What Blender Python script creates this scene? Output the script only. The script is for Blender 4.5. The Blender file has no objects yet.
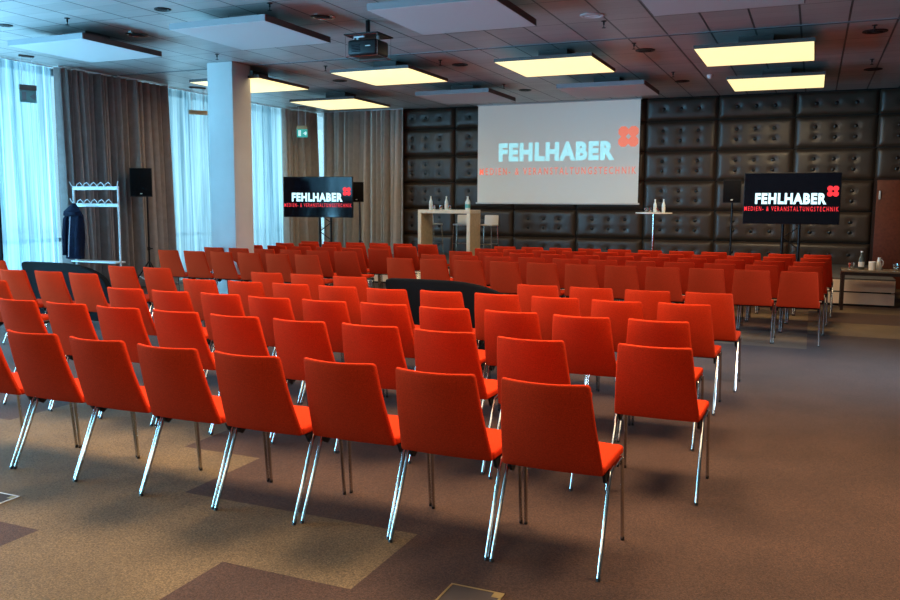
import bpy, bmesh, math, random
from mathutils import Vector, Matrix
random.seed(7)
scn = bpy.context.scene
COL = scn.collection
PI = math.pi

# ------------------------------------------------------------------ materials
def mat(name, color, rough=0.6, metal=0.0, spec=0.5, noise=0.0, nscale=40.0, bump=0.0, bscale=200.0, emit=None, estr=0.0, sheen=0.0):
    m = bpy.data.materials.new(name); m.use_nodes = True
    nt = m.node_tree; b = nt.nodes['Principled BSDF']
    b.inputs['Base Color'].default_value = (*color, 1); b.inputs['Roughness'].default_value = rough
    b.inputs['Metallic'].default_value = metal; b.inputs['Specular IOR Level'].default_value = spec
    if sheen: b.inputs['Sheen Weight'].default_value = sheen
    if emit:
        b.inputs['Emission Color'].default_value = (*emit, 1); b.inputs['Emission Strength'].default_value = estr
    if noise or bump:
        tc = nt.nodes.new('ShaderNodeTexCoord')
    if noise:
        n = nt.nodes.new('ShaderNodeTexNoise'); n.inputs['Scale'].default_value = nscale; n.inputs['Detail'].default_value = 4
        nt.links.new(tc.outputs['Object'], n.inputs['Vector'])
        r = nt.nodes.new('ShaderNodeMapRange'); r.inputs['To Min'].default_value = 1 - noise; r.inputs['To Max'].default_value = 1 + noise
        r.inputs['From Min'].default_value = .3; r.inputs['From Max'].default_value = .7
        nt.links.new(n.outputs['Fac'], r.inputs['Value'])
        h = nt.nodes.new('ShaderNodeHueSaturation'); h.inputs['Color'].default_value = (*color, 1)
        nt.links.new(r.outputs['Result'], h.inputs['Value']); nt.links.new(h.outputs['Color'], b.inputs['Base Color'])
    if bump:
        n2 = nt.nodes.new('ShaderNodeTexNoise'); n2.inputs['Scale'].default_value = bscale
        nt.links.new(tc.outputs['Object'], n2.inputs['Vector'])
        bp = nt.nodes.new('ShaderNodeBump'); bp.inputs['Strength'].default_value = bump; bp.inputs['Distance'].default_value = 0.004
        nt.links.new(n2.outputs['Fac'], bp.inputs['Height']); nt.links.new(bp.outputs['Normal'], b.inputs['Normal'])
    return m

M = {}
M['red'] = mat('red_fabric', (0.55, 0.036, 0.010), .95, noise=.25, nscale=220, bump=.3, bscale=420, spec=.02)
M['chrome'] = mat('chrome', (.62, .60, .57), .13, metal=1)
M['black_plastic'] = mat('black_plastic', (.010, .010, .011), .45, spec=.3)
M['black_gloss'] = mat('black_gloss', (.004, .004, .008), .08, spec=.22)
M['black_fabric'] = mat('black_fabric', (.007, .007, .008), .8, spec=.06, bump=.2, bscale=300)
M['black_metal'] = mat('black_metal', (.015, .015, .017), .35, metal=.5)
M['leather'] = mat('black_leather', (.050, .031, .020), .40, spec=.55, noise=.12, nscale=6)
M['button'] = mat('button', (.004, .004, .004), .3, spec=.4)
M['column'] = mat('column_paint', (.52, .52, .51), .8, noise=.04, nscale=3)
M['panel_white'] = mat('panel_white', (.62, .615, .61), .7)
M['panel_edge'] = mat('panel_edge', (.10, .085, .08), .6)
M['panel_edge_light'] = mat('panel_edge_light', (.24, .25, .26), .5)
M['lit'] = mat('lit_diffuser', (.9, .85, .6), .6, emit=(1.0, .80, .36), estr=1.25)
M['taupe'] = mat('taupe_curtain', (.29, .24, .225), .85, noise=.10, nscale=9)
M['taupe_lit'] = mat('taupe_curtain_lit', (.56, .485, .43), .85, noise=.08, nscale=9)  # lit copy of taupe: brighter light on the corner curtains is mixed into colour
M['white_metal'] = mat('white_metal', (.78, .82, .84), .35)
M['white_plastic'] = mat('white_plastic', (.80, .78, .74), .4)
M['oak'] = mat('light_oak', (.62, .47, .29), .5, noise=.12, nscale=14)
M['oak_edge'] = mat('oak_edge', (.80, .70, .55), .5, noise=.05, nscale=14)
M['door_wood'] = mat('door_wood', (.15, .034, .015), .5, spec=.3, noise=.2, nscale=18)
M['dark_wood'] = mat('dark_wood', (.030, .014, .010), .30)
M['table_top'] = mat('table_top', (.16, .12, .085), .22)
M['stage_face'] = mat('stage_face', (.95, .76, .60), .6, noise=.05, nscale=8)
M['stage_deck'] = mat('stage_deck', (.075, .075, .080), .55, noise=.12, nscale=60)
M['dark'] = mat('dark_gap', (.01, .009, .008), .8)
M['wall'] = mat('wall_paint', (.42, .40, .38), .9)
M['wall_brown'] = mat('wall_brown', (.12, .08, .06), .8)
M['frame_grey'] = mat('window_frame', (.20, .23, .25), .5)
M['screen'] = mat('projection_screen', (.85, .83, .77), .85, emit=(1, .97, .88), estr=.11)  # faint emission puts the projector's light into the fabric itself
M['navy'] = mat('navy_jacket', (.006, .010, .028), .85, spec=.15, noise=.3, nscale=18)
M['glow_cyan'] = mat('projected_letters', (.5, .85, .9), .8, emit=(.42, .93, 1.0), estr=.62)
M['glow_salmon'] = mat('projected_salmon', (.9, .3, .2), .8, emit=(1.0, .20, .115), estr=.58)
M['led_white'] = mat('led_white', (.5, .8, .9), .5, emit=(.62, .93, 1.0), estr=1.0)
M['led_red'] = mat('led_red', (.8, .02, .03), .5, emit=(1.0, .035, .05), estr=.75)
M['green_sign'] = mat('green_sign', (.05, .38, .32), .5, emit=(.05, .50, .45), estr=.5)
M['sign_dim'] = mat('sign_dim', (.16, .36, .36), .5)
M['sign_white'] = mat('sign_white', (.85, .95, .9), .5, emit=(.55, .9, .85), estr=.6)
M['sign_case'] = mat('sign_case', (.55, .38, .20), .5)
M['sign_case_dark'] = mat('sign_case_dark', (.12, .09, .08), .5)
M['brass'] = mat('brass_trim', (.42, .32, .14), .4, metal=.7)
M['hatch'] = mat('hatch_carpet', (.055, .037, .030), .95)
M['water'] = mat('bottle_water', (.75, .85, .85), .05)
M['blue_label'] = mat('blue_label', (.12, .50, .52), .5)
M['dark_liquid'] = mat('dark_bottle', (.08, .09, .08), .08)

def glass_mat(name, tint=(.9, .95, .95), t=.7):
    m = bpy.data.materials.new(name); m.use_nodes = True; nt = m.node_tree
    for n in list(nt.nodes): nt.nodes.remove(n)
    o = nt.nodes.new('ShaderNodeOutputMaterial'); mx = nt.nodes.new('ShaderNodeMixShader')
    tr = nt.nodes.new('ShaderNodeBsdfTransparent'); tr.inputs['Color'].default_value = (*tint, 1)
    gl = nt.nodes.new('ShaderNodeBsdfGlossy'); gl.inputs['Roughness'].default_value = .04
    mx.inputs['Fac'].default_value = 1 - t
    nt.links.new(tr.outputs[0], mx.inputs[1]); nt.links.new(gl.outputs[0], mx.inputs[2]); nt.links.new(mx.outputs[0], o.inputs['Surface'])
    return m
M['pane'] = glass_mat('window_glass', (.92, .97, 1), .93)
M['glass'] = glass_mat('drinking_glass', (.9, .93, .92), .68)

def sheer_mat():
    m = bpy.data.materials.new('sheer_voile'); m.use_nodes = True; nt = m.node_tree
    for n in list(nt.nodes): nt.nodes.remove(n)
    o = nt.nodes.new('ShaderNodeOutputMaterial')
    tr = nt.nodes.new('ShaderNodeBsdfTransparent'); tr.inputs['Color'].default_value = (.92, .97, 1, 1)
    tl = nt.nodes.new('ShaderNodeBsdfTranslucent'); tl.inputs['Color'].default_value = (.86, .93, .96, 1)
    df = nt.nodes.new('ShaderNodeBsdfDiffuse'); df.inputs['Color'].default_value = (.80, .86, .88, 1)
    m1 = nt.nodes.new('ShaderNodeMixShader'); m1.inputs['Fac'].default_value = .40
    m2 = nt.nodes.new('ShaderNodeMixShader'); m2.inputs['Fac'].default_value = .66
    nt.links.new(tl.outputs[0], m1.inputs[1]); nt.links.new(df.outputs[0], m1.inputs[2])
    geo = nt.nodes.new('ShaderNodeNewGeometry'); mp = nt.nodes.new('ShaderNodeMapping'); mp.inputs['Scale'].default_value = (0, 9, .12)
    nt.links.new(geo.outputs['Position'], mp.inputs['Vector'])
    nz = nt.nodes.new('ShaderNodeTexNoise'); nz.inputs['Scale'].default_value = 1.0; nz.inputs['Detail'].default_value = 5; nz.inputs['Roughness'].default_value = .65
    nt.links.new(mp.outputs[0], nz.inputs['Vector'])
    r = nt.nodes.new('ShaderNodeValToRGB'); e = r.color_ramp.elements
    e[0].position = .37; e[0].color = (.13, .25, .30, 1); e[1].position = .60; e[1].color = (.80, .92, .96, 1)  # dark stripes paint fold shade and dim scenery outside into the voile
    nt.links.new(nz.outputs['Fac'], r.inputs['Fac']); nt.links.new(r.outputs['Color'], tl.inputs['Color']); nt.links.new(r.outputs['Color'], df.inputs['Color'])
    nt.links.new(tr.outputs[0], m2.inputs[1]); nt.links.new(m1.outputs[0], m2.inputs[2])
    nt.links.new(m2.outputs[0], o.inputs['Surface'])
    return m
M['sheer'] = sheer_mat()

def carpet_mat():
    m = bpy.data.materials.new('carpet_tiles'); m.use_nodes = True; nt = m.node_tree; L = nt.links
    b = nt.nodes['Principled BSDF']; b.inputs['Roughness'].default_value = .8; b.inputs['Specular IOR Level'].default_value = .16
    b.inputs['Sheen Weight'].default_value = .06; b.inputs['Sheen Roughness'].default_value = .4
    geo = nt.nodes.new('ShaderNodeNewGeometry'); sep = nt.nodes.new('ShaderNodeSeparateXYZ'); L.new(geo.outputs['Position'], sep.inputs[0])
    def math_(op, a, b_=None, c=None):
        n = nt.nodes.new('ShaderNodeMath'); n.operation = op
        for i, v in enumerate((a, b_, c)):
            if v is None: continue
            if isinstance(v, (int, float)): n.inputs[i].default_value = v
            else: L.new(v, n.inputs[i])
        return n.outputs[0]
    X, Y = sep.outputs['X'], sep.outputs['Y']
    def box(x0, x1, y0, y1):
        return math_('MULTIPLY', math_('MULTIPLY', math_('GREATER_THAN', X, x0), math_('LESS_THAN', X, x1)),
                     math_('MULTIPLY', math_('GREATER_THAN', Y, y0), math_('LESS_THAN', Y, y1)))
    # olive-beige tile fields seen in the foreground
    fields = [(-3.27, -1.77, 3.01, 3.68), (-3.56, -2.46, 1.6, 3.01), (-4.9, -3.27, 2.93, 4.40), (-4.9, -3.56, 2.93, 3.7), (-6.4, -4.9, 2.3, 4.4), (-5.6, -3.9, 4.4, 5.1)]
    acc = None
    for f in fields:
        bx = box(*f); acc = bx if acc is None else math_('MAXIMUM', acc, bx)
    # scattered tiles further off: white noise on 0.66 m cells
    cx = math_('FLOOR', math_('MULTIPLY', X, 1 / .66)); cy = math_('FLOOR', math_('MULTIPLY', Y, 1 / .66))
    cmb = nt.nodes.new('ShaderNodeCombineXYZ'); L.new(math_('FLOOR', math_('MULTIPLY', cx, .5)), cmb.inputs[0]); L.new(cy, cmb.inputs[1])
    wn = nt.nodes.new('ShaderNodeTexWhiteNoise'); wn.noise_dimensions = '2D'; L.new(cmb.outputs[0], wn.inputs['Vector'])
    far = math_('MULTIPLY', math_('GREATER_THAN', wn.outputs['Value'], .62), math_('GREATER_THAN', Y, 10.3))
    acc = math_('MAXIMUM', acc, far)
    nz = nt.nodes.new('ShaderNodeTexNoise'); nz.inputs['Scale'].default_value = 120; nz.inputs['Detail'].default_value = 5; nz.inputs['Roughness'].default_value = .75
    L.new(geo.outputs['Position'], nz.inputs['Vector'])
    nb = nt.nodes.new('ShaderNodeTexNoise'); nb.inputs['Scale'].default_value = 2.2; nb.inputs['Detail'].default_value = 3; L.new(geo.outputs['Position'], nb.inputs['Vector'])
    mix = nt.nodes.new('ShaderNodeMixRGB'); mix.inputs[1].default_value = (.056, .0275, .0175, 1); mix.inputs[2].default_value = (.128, .084, .042, 1); L.new(acc, mix.inputs[0])
    r = nt.nodes.new('ShaderNodeMapRange'); r.inputs['From Min'].default_value = .3; r.inputs['From Max'].default_value = .7; r.inputs['To Min'].default_value = .20; r.inputs['To Max'].default_value = 1.9
    L.new(nz.outputs['Fac'], r.inputs['Value'])
    r2 = nt.nodes.new('ShaderNodeMapRange'); r2.inputs['From Min'].default_value = .3; r2.inputs['From Max'].default_value = .7; r2.inputs['To Min'].default_value = .85; r2.inputs['To Max'].default_value = 1.15
    L.new(nb.outputs['Fac'], r2.inputs['Value'])
    h = nt.nodes.new('ShaderNodeHueSaturation'); L.new(mix.outputs[0], h.inputs['Color']); L.new(math_('MULTIPLY', r.outputs[0], r2.outputs[0]), h.inputs['Value'])
    L.new(h.outputs[0], b.inputs['Base Color'])
    bp = nt.nodes.new('ShaderNodeBump'); bp.inputs['Strength'].default_value = .5; bp.inputs['Distance'].default_value = .004
    L.new(nz.outputs['Fac'], bp.inputs['Height']); L.new(bp.outputs[0], b.inputs['Normal'])
    return m
M['carpet'] = carpet_mat()

def ceiling_mat():
    m = bpy.data.materials.new('ceiling_tiles'); m.use_nodes = True; nt = m.node_tree; L = nt.links
    b = nt.nodes['Principled BSDF']; b.inputs['Roughness'].default_value = .42; b.inputs['Specular IOR Level'].default_value = .5
    geo = nt.nodes.new('ShaderNodeNewGeometry'); sep = nt.nodes.new('ShaderNodeSeparateXYZ'); L.new(geo.outputs['Position'], sep.inputs[0])
    def math_(op, a, b_=None):
        n = nt.nodes.new('ShaderNodeMath'); n.operation = op
        for i, v in enumerate((a, b_)):
            if v is None: continue
            if isinstance(v, (int, float)): n.inputs[i].default_value = v
            else: L.new(v, n.inputs[i])
        return n.outputs[0]
    X, Y = sep.outputs['X'], sep.outputs['Y']
    u = math_('DIVIDE', math_('SUBTRACT', X, .29), .575); v = math_('DIVIDE', math_('SUBTRACT', Y, 12.3), 1.24)
    def line(t, w):
        fr = math_('FRACT', t)
        return math_('MAXIMUM', math_('LESS_THAN', fr, w), math_('GREATER_THAN', fr, 1 - w))
    lx = line(u, .022); ly = line(v, .0065)
    v2 = math_('DIVIDE', math_('SUBTRACT', Y, 12.3), .31)
    ly2 = math_('MULTIPLY', line(v2, .012), .45)
    ln = math_('MAXIMUM', math_('MAXIMUM', lx, ly), ly2)
    cmb = nt.nodes.new('ShaderNodeCombineXYZ'); L.new(math_('FLOOR', u), cmb.inputs[0]); L.new(math_('FLOOR', v2), cmb.inputs[1])
    wn = nt.nodes.new('ShaderNodeTexWhiteNoise'); wn.noise_dimensions = '2D'; L.new(cmb.outputs[0], wn.inputs['Vector'])
    mp = nt.nodes.new('ShaderNodeMapping'); mp.inputs['Scale'].default_value = (3, 40, 1); L.new(geo.outputs['Position'], mp.inputs['Vector'])
    nz = nt.nodes.new('ShaderNodeTexNoise'); nz.inputs['Scale'].default_value = 1.2; nz.inputs['Detail'].default_value = 3; L.new(mp.outputs[0], nz.inputs['Vector'])
    val = math_('ADD', math_('MULTIPLY', wn.outputs['Value'], .16), math_('ADD', math_('MULTIPLY', nz.outputs['Fac'], .30), .74))
    val = math_('MULTIPLY', val, math_('SUBTRACT', 1.0, math_('MULTIPLY', ln, .85)))
    h = nt.nodes.new('ShaderNodeHueSaturation'); h.inputs['Color'].default_value = (.43, .415, .40, 1); L.new(val, h.inputs['Value'])
    L.new(h.outputs[0], b.inputs['Base Color'])
    bp = nt.nodes.new('ShaderNodeBump'); bp.inputs['Strength'].default_value = .6; bp.inputs['Distance'].default_value = .01
    L.new(math_('SUBTRACT', 1.0, ln), bp.inputs['Height']); L.new(bp.outputs[0], b.inputs['Normal'])
    return m
M['ceiling'] = ceiling_mat()

# ------------------------------------------------------------------ mesh helpers
class MB:
    """collects geometry for ONE mesh object"""
    def __init__(s): s.v = []; s.f = []; s.mi = []; s.mats = []; s.sm = []
    def _m(s, m):
        m = M[m]
        if m not in s.mats: s.mats.append(m)
        return s.mats.index(m)
    def add(s, vs, fs, m, smooth=False, T=None):
        k = len(s.v); i = s._m(m)
        s.v += [tuple(T @ Vector(p)) if T is not None else tuple(p) for p in vs]
        for f in fs: s.f.append(tuple(a + k for a in f)); s.mi.append(i); s.sm.append(smooth)
    def box(s, x0, x1, y0, y1, z0, z1, m, T=None):
        vs = [(x, y, z) for x in (x0, x1) for y in (y0, y1) for z in (z0, z1)]
        fs = [(0, 1, 3, 2), (4, 6, 7, 5), (0, 4, 5, 1), (2, 3, 7, 6), (0, 2, 6, 4), (1, 5, 7, 3)]
        s.add(vs, fs, m, False, T)
    def bbox(s, x0, x1, y0, y1, z0, z1, m, r=.01, seg=2, T=None):
        bm = bmesh.new(); bmesh.ops.create_cube(bm, size=1)
        for v in bm.verts: v.co = Vector(((x0 + x1) / 2 + v.co.x * (x1 - x0), (y0 + y1) / 2 + v.co.y * (y1 - y0), (z0 + z1) / 2 + v.co.z * (z1 - z0)))
        bmesh.ops.bevel(bm, geom=bm.edges[:], offset=r, segments=seg, affect='EDGES', profile=.5)
        s.bm(bm, m, True, T)
    def bm(s, bm, m, smooth=True, T=None):
        bm.verts.index_update()
        s.add([v.co.copy() for v in bm.verts], [[v.index for v in f.verts] for f in bm.faces], m, smooth, T); bm.free()
    def tube(s, pts, r, m, n=8, cap=True, T=None):
        pts = [Vector(p) for p in pts]; rs = r if isinstance(r, (list, tuple)) else [r] * len(pts)
        vs = []; fs = []; up = None
        for i, p in enumerate(pts):
            d = (pts[min(i + 1, len(pts) - 1)] - pts[max(i - 1, 0)]).normalized()
            if up is None:
                up = Vector((0, 0, 1)) if abs(d.z) < .9 else Vector((1, 0, 0))
            a = d.cross(up).normalized(); b = a.cross(d).normalized(); up = b
            for k in range(n):
                t = 2 * PI * k / n; vs.append(p + (a * math.cos(t) + b * math.sin(t)) * rs[i])
        for i in range(len(pts) - 1):
            for k in range(n):
                fs.append((i * n + k, i * n + (k + 1) % n, (i + 1) * n + (k + 1) % n, (i + 1) * n + k))
        if cap: fs.append(tuple(range(n))[::-1]); fs.append(tuple((len(pts) - 1) * n + k for k in range(n)))
        s.add(vs, fs, m, True, T)
    def lathe(s, prof, m, n=16, c=(0, 0, 0), T=None):
        vs = []; fs = []
        for r, z in prof:
            for k in range(n):
                t = 2 * PI * k / n; vs.append((c[0] + r * math.cos(t), c[1] + r * math.sin(t), c[2] + z))
        for i in range(len(prof) - 1):
            for k in range(n):
                fs.append((i * n + k, i * n + (k + 1) % n, (i + 1) * n + (k + 1) % n, (i + 1) * n + k))
        fs.append(tuple(range(n))[::-1]); fs.append(tuple((len(prof) - 1) * n + k for k in range(n)))
        s.add(vs, fs, m, True, T)
    def prism(s, poly, axis, a, b, m, T=None):
        """poly in the two other axes, extruded along axis ('x','y','z') from a to b"""
        def P(u, v, w): return {'x': (w, u, v), 'y': (u, w, v), 'z': (u, v, w)}[axis]
        n = len(poly); vs = [P(u, v, a) for u, v in poly] + [P(u, v, b) for u, v in poly]
        fs = [tuple(range(n)), tuple(range(2 * n - 1, n - 1, -1))] + [(k, k + n, (k + 1) % n + n, (k + 1) % n) for k in range(n)]
        s.add(vs, fs, m, False, T)
    def mesh(s, name):
        me = bpy.data.meshes.new(name); me.from_pydata(s.v, [], s.f)
        for m in s.mats: me.materials.append(m)
        me.polygons.foreach_set('material_index', s.mi); me.polygons.foreach_set('use_smooth', s.sm)
        bm = bmesh.new(); bm.from_mesh(me); bmesh.ops.recalc_face_normals(bm, faces=bm.faces[:]); bm.to_mesh(me); bm.free()
        me.update(); return me
    def build(s, name, parent=None, label=None):
        o = bpy.data.objects.new(name, s.mesh(name)); COL.objects.link(o)
        if any(s.sm):
            try:
                o.data.set_sharp_from_angle(angle=math.radians(40))
            except Exception: pass
        if parent is not None: o.parent = parent
        if label: o['label'] = label
        return o

def tag(o, label=None, cat=None, group=None, kind=None):
    if label: o['label'] = label
    if cat: o['category'] = cat
    if group: o['group'] = group
    if kind: o['kind'] = kind
    return o
def thing(name, label, cat, loc=(0, 0, 0), rz=0.0, group=None):
    o = bpy.data.objects.new(name, None); COL.objects.link(o); o.location = loc; o.rotation_euler = (0, 0, rz); o.empty_display_size = .1
    return tag(o, label, cat, group)
def kids(o): return [c for c in list(COL.objects) if c.parent == o]
def dup(root, loc, rz, label, group=None):
    r = root.copy(); COL.objects.link(r); r.location = loc; r.rotation_euler = (0, 0, rz); r['label'] = label
    if group: r['group'] = group
    for c in PROTO_KIDS.setdefault(root.name, kids(root)):
        d = c.copy(); COL.objects.link(d); d.parent = r
        for g in PROTO_KIDS.setdefault(c.name, kids(c)):
            e = g.copy(); COL.objects.link(e); e.parent = d
    return r
PROTO_KIDS = {}
ORD = ['', 'first', 'second', 'third', 'fourth', 'fifth', 'sixth', 'seventh', 'eighth', 'ninth', 'tenth', 'eleventh', 'twelfth']

# ------------------------------------------------------------------ camera (solved from the photograph)
R = [0.917067, 0.398688, 0.005983, -0.051038, 0.10249, 0.993424, -0.395453, 0.911341, -0.114339]
FPX, EYE = 832.7067, 1.59438
cam = bpy.data.cameras.new('camera'); co = bpy.data.objects.new('camera', cam); COL.objects.link(co)
cam.sensor_fit = 'HORIZONTAL'; cam.sensor_width = 36; cam.lens = 36 * FPX / 900; cam.clip_end = 200; cam.clip_start = .05
rm = Matrix(((R[0], R[3], -R[6]), (R[1], R[4], -R[7]), (R[2], R[5], -R[8])))
co.matrix_world = Matrix.Translation((0, 0, EYE)) @ rm.to_4x4()
scn.camera = co

# ------------------------------------------------------------------ room shell
ZC, YW, XL, XR, YB = 3.98, 19.3, -12.85, 6.0, -5.0
FL = -.078
XCURT = -12.32
o = MB(); o.box(XL - .3, XR + .3, YB - .3, YW + .6, FL - .12, FL, 'carpet'); tag(o.build('floor'), kind='structure')
o = MB(); o.box(XL - .3, XR + .3, YB - .3, YW + .6, ZC, ZC + .15, 'ceiling'); tag(o.build('ceiling'), kind='structure')
# window wall: two glazed openings and the solid pier behind the taupe curtains
WIN = [(-3.5, 11.55), (13.35, 19.62)]
o = MB()
o.box(XL - .15, XL + .15, YB, WIN[0][0], FL, ZC, 'wall'); o.box(XL - .15, XL + .15, WIN[0][1], WIN[1][0], FL, ZC, 'wall'); o.box(XL - .15, XL + .15, WIN[1][1], YW + .5, FL, ZC, 'wall')
tag(o.build('wall_left'), kind='structure')
for k, (a, b) in enumerate(WIN):
    fr = MB(); x0, x1 = XL - .05, XL + .05
    fr.box(x0, x1, a, b, FL, .10, 'frame_grey'); fr.box(x0, x1, a, b, ZC - .12, ZC, 'frame_grey')
    n = max(2, round((b - a) / 1.5))
    for i in range(n + 1):
        y = a + (b - a) * i / n
        fr.box(x0, x1, max(a, y - .05), min(b, y + .05), .10, ZC - .12, 'frame_grey')
    fr.box(x0, x1, a, b, .86, .93, 'frame_grey')
    w = fr.build('window_%d' % (k + 1)); tag(w, kind='structure')
    p = MB(); p.box(XL - .008, XL + .008, a + .05, b - .05, .1, ZC - .12, 'pane'); p.build('pane', w)

# stage wall with tufted leather padding
o = MB(); o.box(-12.04, XR + .3, YW, YW + .2, FL, ZC, 'dark'); wb = tag(o.build('wall_back'), kind='structure')
fr = MB(); fr.box(-12.60, -12.50, YW, YW + .1, FL, ZC, 'white_metal'); fr.box(-12.08, -12.041, YW, YW + .1, FL, ZC, 'white_metal'); fr.box(-12.50, -12.08, YW, YW + .1, FL, FL + .1, 'white_metal'); fr.box(-12.50, -12.08, YW, YW + .1, ZC - .1, ZC, 'white_metal'); w3 = tag(fr.build('window_3'), kind='structure')
p = MB(); p.box(-12.50, -12.08, YW + .04, YW + .055, FL + .1, ZC - .1, 'pane'); p.build('pane', w3)
def padding():
    xs = [-9.82] + [-8.26 + 1.56 * i for i in range(0, 10)]
    zs = [.16, .83, 1.485, 2.14, 2.80, 3.465, ZC - .01]
    mb = MB(); N_, K_ = 30, 16
    for i in range(len(xs) - 1):
        for j in range(len(zs) - 1):
            x0, x1, z0, z1 = xs[i] + .006, xs[i + 1] - .006, zs[j] + .006, zs[j + 1] - .006
            if x0 > 5.4: continue
            if 1.0 < x0 < 2.0 and z1 < 2.2: continue         # the door stands here
            fx0 = xs[i + 1] - 1.56
            bx = [fx0 + 1.56 * q for q in (.255, .50, .745)]
            bz = [(z0 + z1) / 2] if j == 5 else [z0 + (z1 - z0) * .335, z0 + (z1 - z0) * .665]
            if j == 0: bz = [z0 + .42]
            us = []
            for a in range(N_ + 1):
                t = a / N_; us.append(x0 + (x1 - x0) * (.5 - .5 * math.cos(PI * t)) * .35 + (x1 - x0) * t * .65)
            ws = []
            for a in range(K_ + 1):
                t = a / K_; ws.append(z0 + (z1 - z0) * (.5 - .5 * math.cos(PI * t)) * .35 + (z1 - z0) * t * .65)
            vs = []
            for w in ws:
                for u in us:
                    e = min(u - x0, x1 - u, w - z0, z1 - w); e = max(e, 0)
                    d = .085 * (1 - math.exp(-e / .026)) + .010 * min(e / .3, 1)
                    for q in bx:
                        for g in bz:
                            rr = (u - q) ** 2 + (w - g) ** 2; d -= .038 * math.exp(-rr / .0030)
                    vs.append((u, YW - d, w))
            nn = N_ + 1
            fs = [(b * nn + a, b * nn + a + 1, (b + 1) * nn + a + 1, (b + 1) * nn + a) for b in range(K_) for a in range(N_)]
            mb.add(vs, fs, 'leather', True)
            for q in bx:
                for g in bz:
                    if q < -9.75: continue
                    T = Matrix.Translation((q, YW - .060, g)) @ Matrix.Rotation(PI / 2, 4, 'X')
                    mb.lathe([(.050, -.004), (.046, .008), (.030, .018), (.008, .022)], 'button', 10, T=T)
    return mb
pd = padding()
padobj = bpy.data.objects.new('padding', pd.mesh('padding')); COL.objects.link(padobj); padobj.parent = wb
padobj['label'] = 'black tufted leather padding'
o = MB(); o.box(XR, XR + .2, YB, YW + .2, FL, ZC, 'wall_brown'); tag(o.build('wall_right'), kind='structure')
o = MB(); o.box(XL, XR, YB - .2, YB, FL, ZC, 'wall'); tag(o.build('wall_front'), kind='structure')
# door in the padded wall
o = MB(); o.box(1.10, 2.60, YW - .13, YW - .05, FL, 2.17, 'dark_wood'); d = tag(o.build('door_1'), kind='structure')
o = MB(); o.bbox(1.15, 2.10, YW - .175, YW - .13, FL + .005, 2.13, 'door_wood', .006); dl = o.build('door_leaf', d)
o = MB(); o.bbox(1.19, 1.225, YW - .225, YW - .177, 1.74, 1.92, 'white_metal', .012); o.build('door_pull', d, 'small pale vertical pull')
# round-edged concrete column
o = MB(); o.bbox(-9.70, -9.17, 11.79, 12.30, FL, ZC - .001, 'column', .012, 2); tag(o.build('column'), 'white square column standing among the chairs before the windows', kind='structure')
# partition track across the ceiling
o = MB(); o.box(XL + .15, XR, 12.27, 12.31, ZC - .006, ZC, 'frame_grey'); o.box(XL + .15, XR, 12.31, 12.34, ZC - .006, ZC, 'dark'); tag(o.build('trim_1'), kind='structure')

# stage platform
YS, ZS = 15.55, .39
st = thing('stage_platform', 'low beige-fronted stage platform along the padded wall', 'stage', (0, YS, FL))
o = MB(); h = ZS - FL; o.box(-9.3, 1.30, .012, YW - YS - .13, h - .025, h, 'stage_deck'); o.build('deck', st, 'dark grey stage deck')
o = MB()
for z0, z1 in ((.035, .225), (.250, h - .025)):
    o.box(-9.3, 1.30, 0, .03, z0, z1, 'stage_face'); o.box(1.26, 1.30, .03, 3.5, z0, z1, 'stage_face')
o.box(-9.26, 1.25, .035, 3.5, 0, h - .03, 'dark'); o.build('fascia', st, 'beige front boards with dark joints')

# ------------------------------------------------------------------ ceiling panels
PXR = [[(-10.42, -9.02), (-7.55, -6.10), (-4.72, -3.20), (-1.80, -.20)],
       [(-10.46, -8.94), (-7.50, -6.05), (-4.60, -3.08), (-1.65, -.10)],
       [(-10.43, -8.84), (-7.44, -5.87), (-4.52, -2.90), (-1.50, .06)]]
PY = [(8.48, 9.96), (12.22, 13.80), (15.33, 16.93)]
ZP = 3.75
def panel(i, j, lit, label):
    (x0, x1), (y0, y1) = PXR[j][i], PY[j]; cx, cy = (x0 + x1) / 2, (y0 + y1) / 2; hx, hy = (x1 - x0) / 2, (y1 - y0) / 2
    if lit:
        t = thing('ceiling_light', label, 'ceiling light', (cx, cy, ZP), 0, 'square luminous ceiling panels')
        o = MB(); o.box(-hx + .012, hx - .012, -hy + .012, hy - .012, -.004, .004, 'lit'); o.build('diffuser', t, 'glowing warm yellow diffuser')
        th = .05
    else:
        t = thing('acoustic_panel', label, 'ceiling panel', (cx, cy, ZP), 0, 'square unlit ceiling panels')
        o = MB(); o.box(-hx + .008, hx - .008, -hy + .008, hy - .008, -.003, .01, 'panel_white'); o.build('face', t)
        th = .075
    o = MB(); w = .02
    for a in ((-hx, hx, -hy, -hy + w), (-hx, hx, hy - w, hy)): o.box(*a, 0, th, 'panel_edge' if lit else 'panel_edge_light')
    for a in ((-hx, -hx + w, -hy + w, hy - w), (hx - w, hx, -hy + w, hy - w)): o.box(*a, 0, th, 'panel_edge')
    o.box(-hx + w, hx - w, -hy + w, hy - w, th - .02, th, 'panel_edge')
    o.build('frame', t)
    o = MB(); o.box(-hx * .3, hx * .3, -hy * .3, hy * .3, th, ZC - ZP, 'panel_edge'); o.build('hanger', t, 'dark recessed mount')
rowname = ['nearest row of panels', 'middle row of panels', 'row of panels nearest the padded wall']
unl = {(0, 0): 'unlit pale blue-grey ceiling panel nearest the windows, above the coat rack side', (1, 0): 'unlit pale ceiling panel hanging in front of the white column',
       (2, 0): 'unlit mauve-grey ceiling panel just right of the projector', (3, 0): 'unlit dark mauve ceiling panel cut by the top edge, above the lit ones',
       (1, 2): 'unlit pale ceiling panel left of the projection screen top', (2, 2): 'unlit pale ceiling panel right above the projection screen'}
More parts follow.
